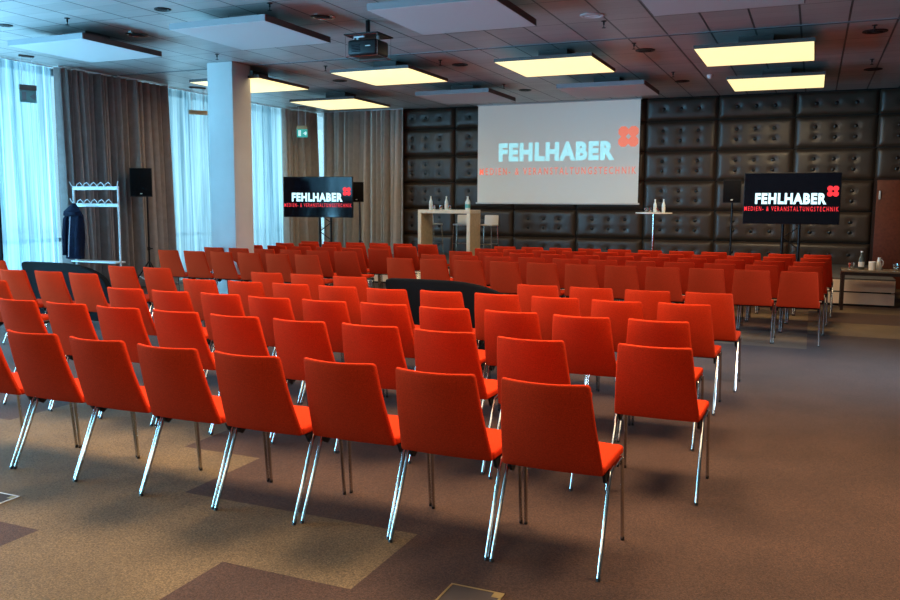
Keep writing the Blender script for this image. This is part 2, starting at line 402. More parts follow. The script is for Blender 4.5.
lit = {(0, 1): 'lit yellow ceiling panel partly hidden behind the white column', (1, 1): 'lit yellow ceiling panel just below the projector cage', (2, 1): 'lit yellow ceiling panel above the screen, right of the projector',
       (3, 1): 'large lit yellow ceiling panel at right, nearer of the two there', (0, 2): 'lit yellow ceiling panel close above the taupe back curtain', (3, 2): 'lit yellow ceiling panel at right touching the top of the padded wall'}
for (i, j), l in unl.items(): panel(i, j, False, l)
for (i, j), l in lit.items(): panel(i, j, True, l)

# recessed ceiling fittings
def downlight(k, x, y, r, mring, label):
    t = thing('recessed_downlight', label, 'downlight', (x, y, ZC), 0, 'round recessed ceiling fittings')
    o = MB(); n = 20; vs = []; fs = []
    prof = [(r, .0), (r, -.012), (r * .78, -.014), (r * .74, -.002)]
    o.lathe(prof, mring, n); o.build('ring', t)
    o = MB(); o.lathe([(r * .76, -.006), (r * .5, -.010), (.01, -.012)], 'black_plastic' if mring != 'panel_white' else 'panel_white', n)
    o.box(-r * .6, r * .6, -.012, .012, -.02, -.008, 'black_plastic' if mring != 'panel_white' else 'panel_white'); o.build('inset', t)
DL = [(-5.91, 9.47, .16, 'chrome', 'round dark ceiling fitting with pale ring, left of the projector'), (-8.99, 9.44, .16, 'chrome', 'round dark ceiling fitting with pale ring, beside the far left unlit panel'),
      (.64, 13.06, .16, 'black_plastic', 'round dark ceiling fitting at far right, nearer one'), (-2.52, 13.33, .15, 'black_plastic', 'round dark ceiling fitting left of the larger right lit panel'),
      (-8.94, 13.40, .0, '', ''), (-5.71, 13.53, .14, 'black_plastic', 'round dark ceiling fitting between the two middle lit panels'), (-5.68, 16.98, .13, 'black_plastic', 'small round dark fitting near the top of the projection screen'),
      (-2.70, 10.68, .15, 'panel_white', 'round white ceiling disc right of the mauve unlit panel'), (-2.46, 16.85, .14, 'black_plastic', 'round dark ceiling fitting left of the farther right lit panel'),
      (.82, 16.59, .15, 'black_plastic', 'round dark ceiling fitting at far right, close to padded wall'), (-10.22, 8.30, .09, 'black_plastic', 'small dark ceiling fitting above the far left unlit panel'),
      (-7.55, 8.37, .10, 'black_plastic', 'small dark ceiling fitting just left of the panel before the column'), (-8.62, 14.4, .14, 'black_plastic', 'round dark ceiling fitting behind the column, beside the lit panel there')]
for k, (x, y, r, mr, l) in enumerate(DL):
    if r: downlight(k, x, y, r, mr, l)
sp = [(-9.08, 8.30, 'above the far left unlit panel'), (-8.97, 11.16, 'just above the white column'), (-6.12, 8.61, 'at the top edge right of the panel before the column'),
      (-7.95, 12.8, 'right of the white column'), (-5.84, 12.99, 'just right of the lit panel below the projector'), (-5.80, 16.0, 'left of the unlit panel over the screen'),
      (-2.64, 11.07, 'beside the round white ceiling disc'), (-2.57, 12.71, 'just behind the ceiling track, left of the right lit panels'), (-2.45, 15.67, 'left of the farther right lit panel'),
      (.61, 12.64, 'at far right in front of the nearer dark fitting'), (.74, 15.48, 'at far right before the farther dark fitting')]
def sprinkler(x, y, where):
    t = thing('ceiling_sprinkler', 'tiny sprinkler on the ceiling ' + where, 'sprinkler', (x, y, ZC), 0, 'ceiling sprinkler heads')
    o = MB(); o.lathe([(.035, 0), (.035, -.008), (.012, -.012), (.012, -.05)], 'black_plastic', 10); o.build('body', t)
    o = MB(); o.lathe([(.026, -.09), (.026, -.085), (.006, -.082), (.006, -.05)], 'black_plastic', 10); o.build('deflector', t)
for a in sp: sprinkler(*a)
for (x, y, l) in ((-1.88, 16.27, 'white smoke detector beside the corner of the farther lit panel'), (-1.33, 14.55, 'small white smoke detector between the two right lit panels')):
    t = thing('smoke_detector', l, 'smoke detector', (x, y, ZC), 0, 'smoke detectors')
    o = MB(); o.lathe([(.06, 0), (.06, -.03)], 'white_plastic', 14); o.build('base', t)
    o = MB(); o.lathe([(.05, -.03), (.04, -.06), (.015, -.075)], 'white_plastic', 14); o.build('sensor', t)

# projector in its wire cage
t = thing('ceiling_projector', 'black projector hanging in a thin wire cage from the ceiling', 'projector', (-5.495, 9.90, 3.50))
o = MB(); o.bbox(-.215, .215, -.168, .18, .018, .215, 'black_plastic', .03, 3); o.build('housing', t)
o = MB(); T = Matrix.Translation((.08, .17, .11)) @ Matrix.Rotation(-PI / 2, 4, 'X'); o.lathe([(.05, 0), (.05, .03), (.04, .032), (.036, .015)], 'black_gloss', 16, T=T); o.build('lens', t)
o = MB()
for i in range(5): o.box(-.15, -.02, -.171, -.166, .06 + i * .02, .07 + i * .02, 'black_gloss')
o.box(.05, .13, -.171, -.166, .12, .135, 'chrome'); o.build('rear_grille', t)
o = MB()
hx, y0, y1 = .235, -.18, .20
for x in (-hx, hx):
    for y in (y0, y1): o.tube([(x, y, 0), (x, y, .27)], .0035, 'chrome', 6)
for z in (0., .27):
    for y in (y0, y1): o.tube([(-hx, y, z), (hx, y, z)], .0035, 'chrome', 6)
    for x in (-hx, hx): o.tube([(x, y0, z), (x, y1, z)], .0035, 'chrome', 6)
o.build('cage', t, 'thin pale wire cage')
o = MB(); o.box(-.25, .25, -.20, .24, .275, .29, 'black_plastic'); o.tube([(0, 0, .29), (0, 0, ZC - 3.50)], .03, 'black_metal', 10)
o.tube([(-.15, 0, .20), (-.15, 0, .275)], .018, 'white_metal', 8); o.tube([(.15, 0, .20), (.15, 0, .275)], .018, 'white_metal', 8); o.tube([(-.15, -.1, .20), (-.15, -.1, .26), (0, -.1, .26)], .012, 'white_metal', 6); o.build('mount', t)

# ------------------------------------------------------------------ curtains
def curtain(name, label, cat, pts, m, pitch, amp, ztop=ZC - .03, zbot=FL + .02, seed=0, lean=0.0, group=None):
    """pts: (x,y) start and end; hangs as folds along the line"""
    rnd = random.Random(seed); a = Vector(pts[0]); b = Vector(pts[1]); Ln = (b - a).length; d = (b - a) / Ln; nrm = Vector((d.y, -d.x))
    n = max(24, int(Ln / pitch * 10)); ph = []; t = 0.0
    ks = int(Ln / pitch) + 3
    w = [pitch * (0.6 + .8 * rnd.random()) for _ in range(ks * 2)]; am = [amp * (.45 + .75 * rnd.random()) for _ in range(ks * 2)]
    edges = [0]
    for q in w: edges.append(edges[-1] + q)
    drift = [rnd.uniform(-.05, .05) for _ in range(ks * 2 + 2)]
    vs = []; fs = []; rows = 9
    for r in range(rows + 1):
        v = r / rows; z = ztop + (zbot - ztop) * v
        for i in range(n + 1):
            s_ = Ln * i / n
            k = 0
            while edges[k + 1] < s_: k += 1
            f = (s_ - edges[k]) / w[k]
            off = am[k] * (.75 + .5 * v) * (1 if True else 0) * (abs(math.sin(PI * f)) ** 1.0 + .06 * math.sin(5 * PI * f + k))
            ss = s_ + drift[k] * math.sin(PI * f) * v + lean * v * (1 if i > 0 else 1)
            p = a + d * ss + nrm * off
            vs.append((p.x, p.y, z))
    for r in range(rows):
        for i in range(n): fs.append((r * (n + 1) + i, r * (n + 1) + i + 1, (r + 1) * (n + 1) + i + 1, (r + 1) * (n + 1) + i))
    t = thing(name, label, cat, (a.x, a.y, 0), 0, group)
    o = MB(); o.add([(x - a.x, y - a.y, z) for x, y, z in vs], fs, m, True); o.build('fabric', t)
    o = MB(); q = b - a; off = nrm * (amp * .5)
    o.tube([(off.x, off.y, ztop + .012), (off.x + q.x, off.y + q.y, ztop + .012)], .013, 'white_metal', 6); o.build('rail', t)
    return t
G1, G2 = 'white sheer curtains', 'taupe curtains'
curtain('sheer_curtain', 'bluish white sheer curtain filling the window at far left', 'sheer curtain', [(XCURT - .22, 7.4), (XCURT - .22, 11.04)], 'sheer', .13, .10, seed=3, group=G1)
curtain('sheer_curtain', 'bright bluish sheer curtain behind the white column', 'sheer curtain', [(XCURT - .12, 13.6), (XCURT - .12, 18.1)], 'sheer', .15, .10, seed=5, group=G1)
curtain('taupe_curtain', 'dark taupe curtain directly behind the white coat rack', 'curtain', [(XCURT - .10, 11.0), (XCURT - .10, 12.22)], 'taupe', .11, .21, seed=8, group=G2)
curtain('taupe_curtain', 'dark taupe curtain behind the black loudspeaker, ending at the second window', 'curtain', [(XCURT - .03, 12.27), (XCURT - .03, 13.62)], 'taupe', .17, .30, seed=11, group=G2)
curtain('taupe_curtain', 'narrow taupe curtain between bright window and the wall corner, behind left display', 'curtain', [(XCURT, 17.75), (XCURT, 19.14)], 'taupe_lit', .14, .22, seed=14, group=G2)
curtain('taupe_curtain', 'wide pleated taupe curtain left of the padded leather wall', 'curtain', [(-11.98, YW - .10), (-9.58, YW - .10)], 'taupe_lit', .14, .28, seed=17, group=G2)

# ------------------------------------------------------------------ red chairs
def backrest_bm():
    bm = bmesh.new(); W, H0, H1, TH = 1.0, .372, .82, .030
    c = .075; n = 5; poly = []
    # outline in (s, z): s in [-1,1]; rounded top corners, small rounded bottom corners
    def arc(cx, cz, rx, rz, a0, a1, n):
        return [(cx + rx * math.cos(a0 + (a1 - a0) * i / n), cz + rz * math.sin(a0 + (a1 - a0) * i / n)) for i in range(n + 1)]
    rx, rz = .075, .018
    poly += arc(-1 + rx, H1 - rz, rx, rz, PI, PI / 2, n) + arc(1 - rx, H1 - rz, rx, rz, PI / 2, 0, n)
    poly += arc(1 - rx * .7, H0 + rz * .7, rx * .7, rz * .7, 0, -PI / 2, n) + arc(-1 + rx * .7, H0 + rz * .7, rx * .7, rz * .7, -PI / 2, -PI, n)
    vs = [bm.verts.new((s * .22, 0, z)) for s, z in poly]
    f = bm.faces.new(vs); ex = bmesh.ops.extrude_face_region(bm, geom=[f])
    for v in [g for g in ex['geom'] if isinstance(g, bmesh.types.BMVert)]: v.co.y += TH
    bmesh.ops.recalc_face_normals(bm, faces=bm.faces[:])
    es = [e for e in bm.edges if abs(e.verts[0].co.y - e.verts[1].co.y) < 1e-5]
    bmesh.ops.bevel(bm, geom=es, offset=.011, segments=3, affect='EDGES', profile=.5)
    for k in range(-4, 5):
        g = bm.verts[:] + bm.edges[:] + bm.faces[:]; bmesh.ops.bisect_plane(bm, geom=g, plane_co=(k * .045, 0, 0), plane_no=(1, 0, 0))
    for k in range(1, 7):
        g = bm.verts[:] + bm.edges[:] + bm.faces[:]; bmesh.ops.bisect_plane(bm, geom=g, plane_co=(0, 0, H0 + (H1 - H0) * k / 7), plane_no=(0, 0, 1))
    for v in bm.verts:
        s = v.co.x / .22; z = v.co.z; t = (z - H0) / (H1 - H0); tt = min(max(t, 0), 1)
        hw = .244 + (.204 - .244) * tt
        v.co.x = s * hw
        v.co.y += .145 * (1 - tt) - .012 * math.sin(PI * tt) - (.012 + .048 * tt) * (1 - s * s)
    return bm
def seat_bm():
    bm = bmesh.new(); poly = []
    def arc(cx, cy, r, a0, a1, n=4): return [(cx + r * math.cos(a0 + (a1 - a0) * i / n), cy + r * math.sin(a0 + (a1 - a0) * i / n)) for i in range(n + 1)]
    x, y0, y1, r = .244, .165, .562, .03
    poly = arc(-x + r, y1 - r, r, PI, PI / 2) + arc(x - r, y1 - r, r, PI / 2, 0) + arc(x - .02, y0 + .02, .02, 0, -PI / 2) + arc(-x + .02, y0 + .02, .02, -PI / 2, -PI)
    vs = [bm.verts.new((a, b, 0)) for a, b in poly]
    f = bm.faces.new(vs); ex = bmesh.ops.extrude_face_region(bm, geom=[f])
    for v in [g for g in ex['geom'] if isinstance(g, bmesh.types.BMVert)]: v.co.z += .042
    bmesh.ops.recalc_face_normals(bm, faces=bm.faces[:])
    es = [e for e in bm.edges if abs(e.verts[0].co.z - e.verts[1].co.z) < 1e-5]
    bmesh.ops.bevel(bm, geom=es, offset=.013, segments=3, affect='EDGES', profile=.5)
    for k in range(1, 7):
        g = bm.verts[:] + bm.edges[:] + bm.faces[:]; bmesh.ops.bisect_plane(bm, geom=g, plane_co=(0, y0 + (y1 - y0) * k / 7, 0), plane_no=(0, 1, 0))
    for k in range(-2, 3):
        g = bm.verts[:] + bm.edges[:] + bm.faces[:]; bmesh.ops.bisect_plane(bm, geom=g, plane_co=(k * .08, 0, 0), plane_no=(1, 0, 0))
    for v in bm.verts:
        t = (v.co.y - y0) / (y1 - y0)
        q = 1 - (v.co.x / .25) ** 2
        v.co.z += .370 + .006 * min(max(t, 0), 1) - .03 * max(0, t - .82) - .008 * q * math.sin(PI * min(max(t, 0), 1))
        v.co.y += .018 * q * max(0, t); v.co.x *= 1 + .03 * min(max(t, 0), 1)
    return bm
def make_chair(label):
    t = thing('stacking_chair', label, 'chair')
    o = MB(); o.bm(seat_bm(), 'red'); o.build('seat', t)
    o = MB(); o.bm(backrest_bm(), 'red'); o.build('backrest', t)
    for s in (-1, 1):
        o = MB(); o.tube([(s * .249, .262, .362), (s * .250, .245, .340), (s * .2545, .054, FL + .012)], .0098, 'chrome', 10); o.tube([(s * .2545, .060, FL + .022), (s * .2548, .048, FL)], .0102, 'black_plastic', 8)
        o.build('leg', t)
        o = MB(); o.tube([(s * .249, .505, .366), (s * .250, .522, .342), (s * .2545, .560, FL + .012)], .0098, 'chrome', 10); o.tube([(s * .2545, .5595, FL + .022), (s * .2548, .561, FL)], .0102, 'black_plastic', 8)
        o.build('leg', t)
        o = MB(); o.prism([(.21, .362), (.525, .366), (.525, .315), (.50, .315), (.485, .342), (.31, .338), (.258, .305), (.238, .315)], 'x', s * .222, s * .237, 'black_plastic'); o.build('bracket', t, 'black side bracket')
    o = MB()
    for s in (-1, 1): o.tube([(s * .249, .256, .356), (s * .249, .29, .364), (s * .249, .47, .370), (s * .249, .508, .364)], .0098, 'chrome', 8)
    o.tube([(-.249, .29, .350), (.249, .29, .350)], .008, 'black_metal', 6); o.tube([(-.249, .47, .352), (.249, .47, .352)], .008, 'black_metal', 6)
    o.build('seat_frame', t)
    return t
ROWS = {
'N1': [(0, -1.047, 3.478), (1, -1.585, 3.482), (2, -2.123, 3.513), (3, -2.657, 3.474), (4, -3.191, 3.48), (5, -3.728, 3.505), (6, -4.266, 3.524), (7, -4.8, 3.519)],
'N2': [(0, -0.769, 4.644), (1, -1.475, 4.585), (2, -2.058, 4.654), (3, -2.591, 4.668), (4, -3.124, 4.655), (5, -3.658, 4.658), (6, -4.194, 4.675), (7, -4.734, 4.665), (8, -5.278, 4.68), (9, -5.815, 4.683)],
'N3': [(0, -0.927, 5.708), (1, -1.46, 5.69), (2, -1.993, 5.718), (3, -2.526, 5.708), (4, -3.059, 5.737), (5, -3.592, 5.716), (6, -4.125, 5.71), (7, -4.658, 5.748), (8, -5.191, 5.729), (9, -5.724, 5.738), (12, -7.481, 5.755)],
'N4': [(0, -0.905, 6.788), (1, -1.438, 6.743), (2, -1.971, 6.78), (3, -2.504, 6.794), (4, -3.037, 6.79), (5, -3.57, 6.755), (6, -4.103, 6.768), (7, -4.636, 6.772), (8, -5.169, 6.761), (9, -5.722, 6.74), (12, -7.325, 6.745), (13, -7.88, 6.77), (14, -8.415, 6.74)],
'N5': [(0, -0.82, 7.736), (1, -1.362, 7.706), (2, -1.895, 7.721), (3, -2.428, 7.736), (7, -4.53, 7.729), (8, -5.09, 7.749), (9, -5.624, 7.75), (12, -7.2, 7.735), (13, -7.734, 7.709), (17, -9.976, 7.723)],
}
def fit_sec(d):
    n = len(d); mi = sum(a for a, _ in d) / n; mx = sum(b for _, b in d) / n
    k = sum((a - mi) * (b - mx) for a, b in d) / sum((a - mi) ** 2 for a, b in d); return mx - k * mi, k
FX = {
'F1': ([-0.135, -0.667, -1.212, -1.743, -2.263, -2.782, -3.305, -3.834, -4.374, -4.864, -5.407], [-7.036, -7.57, -8.108, -8.627, -9.148, -9.669], 10.738, 10.687),
'F2': ([-0.08, -0.602, -1.151, -1.649, -2.199, -2.728, -3.258, -3.796, -4.309, -4.827, -5.347], [-7.013, -7.506, -8.03, -8.547, -9.1, -9.586], 11.742, 11.751),
'F3': ([-0.015, -0.535, -1.095, -1.602, -2.154, -2.675, -3.189, -3.728, -4.265, -4.79, -5.37], [-6.896, -7.453, -7.97, -8.486, -8.991, -9.568], 12.671, 12.785),
'F4': ([0.063, -0.467, -1.022, -1.551, -2.086, -2.606, -3.144, -3.659, -4.198, -4.708, -5.235], [-6.841, -7.388, -7.904, -8.416, -8.957, -9.507], 13.695, 13.717),
'F5': ([0.084, -0.459, -0.984, -1.525, -2.055, -2.59, -3.099, -3.624, -4.161, -4.663, -5.172], [-6.831, -7.375, -7.872, -8.415, -8.917, -9.488], 14.642, 14.58)}
for k, (ra, la, y0, y1) in FX.items():
    L = []
    for sec, i0 in ((ra, 0), (la, 13)):
        x0, kk = fit_sec([(i0 + i, x) for i, x in enumerate(sec)]); kk = -.533
        m = sum(sec) / len(sec); mi = i0 + (len(sec) - 1) / 2
        for i in range(len(sec)): L.append((i0 + i, m + kk * (i0 + i - mi) * 1.0, y0 + (y1 - y0) * (i0 + i) / 18))
    ROWS[k] = L
first = None
nearname = {'N1': 'the nearest row', 'N2': 'the second row from the front of the photo', 'N3': 'the third row of the near block', 'N4': 'the fourth row of the near block', 'N5': 'the fifth row of the near block'}
for key, L in ROWS.items():
    rn = int(key[1])
    for i, x, y in L:
        if key[0] == 'N':
            if i >= 12:
                s = {('N3', 12): 'red chair cut by the left edge, in front of the sofa, third near row',
                     ('N4', 12): 'red chair right before the left black sofa, rightmost of the three there', ('N4', 13): 'red chair right before the left black sofa, middle of the three there',
                     ('N4', 14): 'red chair before the left end of the left black sofa, cut by edge',
                     ('N5', 12): 'red chair by the loudspeaker stand, second to the right of the left sofa', ('N5', 13): 'red chair touching the right end of the left black sofa',
                     ('N5', 17): 'red chair at the photo edge left of the left black sofa'}[(key, i)]
            elif key == 'N1': s = 'red chair, %s from the right in the row nearest the viewer' % ORD[i + 1] if i else 'red chair at the right end of the row nearest the viewer'
            elif key == 'N2' and i == 0: s = 'red chair set apart at the right end of the second near row'
            elif key == 'N5' and i >= 7: s = 'red chair, %s left of the central black sofa in the sofa row' % ORD[i - 6]
            elif key == 'N5': s = 'red chair, %s right of the central black sofa in the sofa row' % ORD[4 - i]
            else: s = ('red chair, %s from the right in %s' % (ORD[i + 1], nearname[key])) if i else 'red chair at the right end of ' + nearname[key]
            g = 'red chairs of the near block'
        else:
            rown = ['', 'first', 'second', 'third', 'fourth', 'last'][rn]
            if i <= 10: s = ('crimson chair, %s from the right, %s row beyond the cross aisle, right section' % (ORD[i + 1], rown)) if i else 'crimson chair at the far right end of the %s row beyond the cross aisle' % rown
            else: s = ('crimson chair, %s from the left, %s row beyond the cross aisle, left section' % (ORD[19 - i], rown))
            g = 'red chairs of the block before the stage'
        rz = random.uniform(-.003, .003)
        if first is None: first = make_chair(s); first.location = (x - .008, y, 0); first.rotation_euler = (0, 0, rz); first['group'] = g
        else: dup(first, (x - .008, y, 0), rz, s, g)

# ------------------------------------------------------------------ black sofas in the fifth row
def make_sofa(label, loc):
    t = thing('chaise_sofa', label, 'sofa', loc, 0, 'black curved-back sofas')
    pts = [(0, .05), (0, .755), (.012, .785), (.05, .80), (.45, .803)]
    for i in range(0, 13):
        a = i / 12; pts.append((.70 + .76 * math.sin(a * PI / 2), .47 + .33 * math.cos(a * PI / 2) ** .8))
    pts += [(1.47, .40), (1.47, .05)]
    bm = bmesh.new(); vs = [bm.verts.new((x, 0, z)) for x, z in pts]; f = bm.faces.new(vs); ex = bmesh.ops.extrude_face_region(bm, geom=[f])
    for v in [g for g in ex['geom'] if isinstance(g, bmesh.types.BMVert)]: v.co.y += .10
    bmesh.ops.recalc_face_normals(bm, faces=bm.faces[:])
    es = [e for e in bm.edges if abs(e.verts[0].co.y - e.verts[1].co.y) < 1e-5]
    bmesh.ops.bevel(bm, geom=es, offset=.02, segments=3, affect='EDGES', profile=.5)
    for v in bm.verts: v.co.y += .15 * (1 - (v.co.z - .05) / .75)
    o = MB(); o.bm(bm, 'black_fabric', True); o.build('backrest', t)
    o = MB(); o.bbox(.02, 1.46, .26, .76, .14, .34, 'black_fabric', .04, 3); o.build('seat', t)
    for x in (.10, 1.38):
        for y in (.22, .68):
            o = MB(); o.tube([(x, y, .16), (x, y, FL)], [.022, .016], 'black_metal', 8); o.build('leg', t)
    return t
s1 = make_sofa('black sofa with a curved-down back end, in the middle of the chair rows', (-4.19, 7.88, 0))
s1['label'] = 'black curved-back sofa in the middle of the near block, before the stage table'
dup(s1, (-9.67, 7.88, 0), 0, 'black curved-back sofa at far left, in front of the coat rack')

# ------------------------------------------------------------------ writing on the displays
def text_mesh(txt, x0, x1, z0, z1, y, m, name, parent, bold=0.0, sp=1.0):
    cu = bpy.data.curves.new('txt', 'FONT'); cu.body = txt; cu.size = 1; cu.offset = bold; cu.extrude = 0.004; cu.resolution_u = 3; cu.space_character = sp
    ob = bpy.data.objects.new('txt', cu); COL.objects.link(ob); dg = bpy.context.evaluated_depsgraph_get()
    me = bpy.data.meshes.new_from_object(ob.evaluated_get(dg)); bpy.data.objects.remove(ob)
    xs = [v.co.x for v in me.vertices]; ys = [v.co.y for v in me.vertices]
    a, b, c, d_ = min(xs), max(xs), min(ys), max(ys)
    for v in me.vertices: v.co = Vector((x0 + (v.co.x - a) / (b - a) * (x1 - x0), y - v.co.z * .3, z0 + (v.co.y - c) / (d_ - c) * (z1 - z0)))
    me.materials.clear(); me.materials.append(M[m]); me.name = name
    o = bpy.data.objects.new(name, me); COL.objects.link(o); o.parent = parent; return o
def emblem(cx, cz, r, y, m, name, parent, sx=1.0):
    o = MB()
    for dx in (-1, 1):
        for dz in (-1, 1):
            c = (cx + dx * r * .55 * sx, cz + dz * r * .55)
            poly = [(c[0] + r * .60 * sx * math.cos(PI / 4 * k + PI / 8), c[1] + r * .60 * math.sin(PI / 4 * k + PI / 8)) for k in range(8)]
            o.prism(poly, 'y', y - .002 - .0004 * (dx + 1) - .0002 * dz, y, m)
    return o.build(name, parent)
def display_writing(t, W, x0, zlet, zsub, emb, y, ml, ms):
    """positions as fractions of the display width W from its left edge"""
    a = text_mesh('FEHLHABER', x0 + zlet[0] * W, x0 + zlet[1] * W, zlet[2], zlet[3], y, ml, 'lettering', t, .052, 1.15); a['label'] = 'pale blue bold lettering FEHLHABER'
    b = text_mesh('MEDIEN- & VERANSTALTUNGSTECHNIK', x0 + zsub[0] * W, x0 + zsub[1] * W, zsub[2], zsub[3], y, ms, 'subtitle_lettering', t, .008, 1.45); b['label'] = 'small red second line of lettering'
    c = emblem(x0 + emb[0] * W, emb[1], emb[2], y, ms, 'emblem', t, emb[3] if len(emb) > 3 else 1); c['label'] = 'red emblem of four joined octagons'

# projection screen
t = thing('projection_screen', 'large grey-white projection screen hanging before the padded wall', 'projection screen', (-5.62, YW - .21, 0))
o = MB(); o.box(-1.95, 1.95, 0, .004, 1.64, ZC - .03, 'screen'); o.build('fabric', t)
o = MB(); o.bbox(-1.99, 1.99, -.015, .02, 1.605, 1.645, 'white_plastic', .008); o.build('bottom_bar', t, 'white bottom bar')
o = MB(); o.bbox(-1.98, 1.98, -.03, .06, ZC - .035, ZC - .001, 'panel_white', .01); o.build('case', t)
display_writing(t, 3.9, -1.95, (.140, .855, 2.62, 3.05), (.014, .985, 2.30, 2.465), (.935, 3.135, .205), -.002, 'glow_cyan', 'glow_salmon')

# displays on truss stands
def display(label, standlabel, x, y, rz, W, z0, z1, sx):
    t = thing('flat_screen', label, 'screen', (x, y, z0), rz, 'flat screens on truss stands')
    h = z1 - z0
    o = MB(); o.bbox(-W / 2, W / 2, -.03, .03, 0, h, 'black_plastic', .008); o.build('casing', t)
    o = MB(); o.box(-W / 2 + .012, W / 2 - .012, -.033, -.029, .014, h - .012, 'black_gloss'); o.build('glass', t)
    display_writing(t, W, -W / 2, (.125, .86, h * .39, h * .605), (.015, .985, h * .255, h * .345), (.92, h * .64, .085), -.0345, 'led_white', 'led_red')
    zf = FL if x < -9 else ZS
    s = thing('truss_stand', standlabel, 'stand', (x + sx * math.cos(rz) - .17 * math.sin(rz), y + .17 * math.cos(rz) + sx * math.sin(rz), zf), rz, 'truss stands of the screens')
    o = MB(); o.box(-.34, .34, -.24, .24, 0, .012, 'black_metal'); o.build('base_plate', s)
    for q in (-.14, .14):
        o = MB(); o.tube([(q, 0, .012), (q, 0, z0 - zf + h * .62)], .026, 'black_metal', 10); o.build('pole', s)
    o = MB(); zz = .03; k = 0
    while zz < z0 - zf + .2:
        o.tube([(-.14 if k % 2 else .14, 0, zz), (.14 if k % 2 else -.14, 0, zz + .20)], .010, 'black_metal', 6); zz += .20; k += 1
    o.build('lattice', s)
    o = MB(); o.box(-.20, .20, -.138, -.026, z0 - zf + h * .3, z0 - zf + h * .6, 'black_metal'); o.build('bracket', s)
display('black flat screen at right, before the padded wall, showing blue-white and red lettering', 'black truss stand carrying the right-hand screen', -.39, 16.3, math.radians(0), 1.62, 1.27, 2.195, .02)
display('black flat screen at left, before the taupe curtains, partly reflecting the windows', 'black truss stand carrying the left-hand screen', -10.42, 16.4, math.radians(9), 1.70, 1.275, 2.20, .10)

# loudspeakers on stands
def speaker(x, y, zt, zb, w, rz, label, zfloor, standlabel, tripod):
    t = thing('loudspeaker', label, 'speaker', (x, y, zb), rz, 'black loudspeakers on stands')
    h = zt - zb
    o = MB(); o.prism([(-w / 2, 0), (w / 2, 0), (w * .34, .34), (-w * .34, .34)], 'z', 0, h, 'black_plastic'); o.build('cabinet', t)
    o = MB(); o.bbox(-w / 2 + .012, w / 2 - .012, -.012, .003, .02, h - .015, 'black_fabric', .004); o.build('grille', t)
    o = MB(); o.box(-.02, .02, -.014, -.011, .05, .065, 'white_plastic'); o.build('badge', t, 'small pale badge')
    s = thing('speaker_stand', standlabel, 'stand', (x, y + .15, zfloor), rz, 'speaker stands')
    o = MB(); o.tube([(0, 0, .10 if tripod else .015), (0, 0, zb - zfloor)], .019, 'black_metal', 10); o.build('pole', s)
    o = MB(); o.lathe([(.03, .75), (.03, .82)], 'black_plastic', 10); o.tube([(0, 0, .785), (.07, 0, .785)], .012, 'black_plastic', 8); o.build('collar', s)
    if tripod:
        for k in range(3):
            a = 2 * PI * k / 3 + .9; c, q = math.cos(a), math.sin(a)
            o = MB(); o.tube([(0, 0, .55), (c * .36, q * .36, .02)], .013, 'black_metal', 8); o.tube([(0, 0, .12), (c * .20, q * .20, .255)], .009, 'white_metal', 6); o.tube([(c * .35, q * .35, .03), (c * .375, q * .375, 0)], .018, 'black_plastic', 8); o.build('leg', s)
    else:
        o = MB(); o.lathe([(.22, 0), (.22, .012), (.04, .018)], 'black_metal', 20); o.build('base_plate', s)
speaker(-11.75, 12.30, 2.24, 1.70, .40, math.radians(38), 'black loudspeaker before the dark taupe curtains, right of the coat rack', FL, 'black tripod stand under the loudspeaker beside the coat rack', True)
speaker(-9.70, 16.9, 2.09, 1.63, .33, math.radians(22), 'black loudspeaker just right of the left flat screen', FL, 'thin stand under the loudspeaker beside the left flat screen', False)
speaker(-1.45, 16.8, 2.09, 1.65, .33, math.radians(4), 'dark loudspeaker just left of the right flat screen', ZS, 'thin stand under the loudspeaker beside the right flat screen', False)

# coat rack and jacket
CR = (-11.55, 11.0)
t = thing('coat_rack', 'white metal coat rack with two rails of hooks by the taupe curtain', 'coat rack', (CR[0], CR[1], 0))
for s in (-1, 1):
    o = MB(); o.tube([(s * .52, 0, FL + .03), (s * .52, 0, 1.87)], .017, 'white_metal', 10); o.build('post', t)
    o = MB(); o.tube([(s * .52, -.24, FL + .02), (s * .52, .24, FL + .02)], .018, 'white_metal', 8); o.build('foot', t)
for z in (1.84, 1.545):
    o = MB(); o.bbox(-.52, .52, -.014, .014, z - .035, z + .025, 'white_metal', .006); r = o.build('rail', t)
    for k in range(7):
        x = -.50 + k * 1.0 / 6
        o = MB(); o.tube([(x - .085, -.03, z + .01), (x - .055, -.04, z + .06), (x, -.03, z + .095), (x + .055, -.04, z + .06), (x + .085, -.03, z + .01)] if 0 < k < 6 else [(x, 0, z), (x + (-.04 if k == 0 else .04), -.03, z + .05), (x + (-.07 if k == 0 else .07), -.04, z + .11)], .007, 'white_metal', 6)
        o.build('hook', r)
o = MB(); o.bbox(-.52, .52, -.12, .12, .535, .565, 'white_metal', .006); o.build('shelf', t)
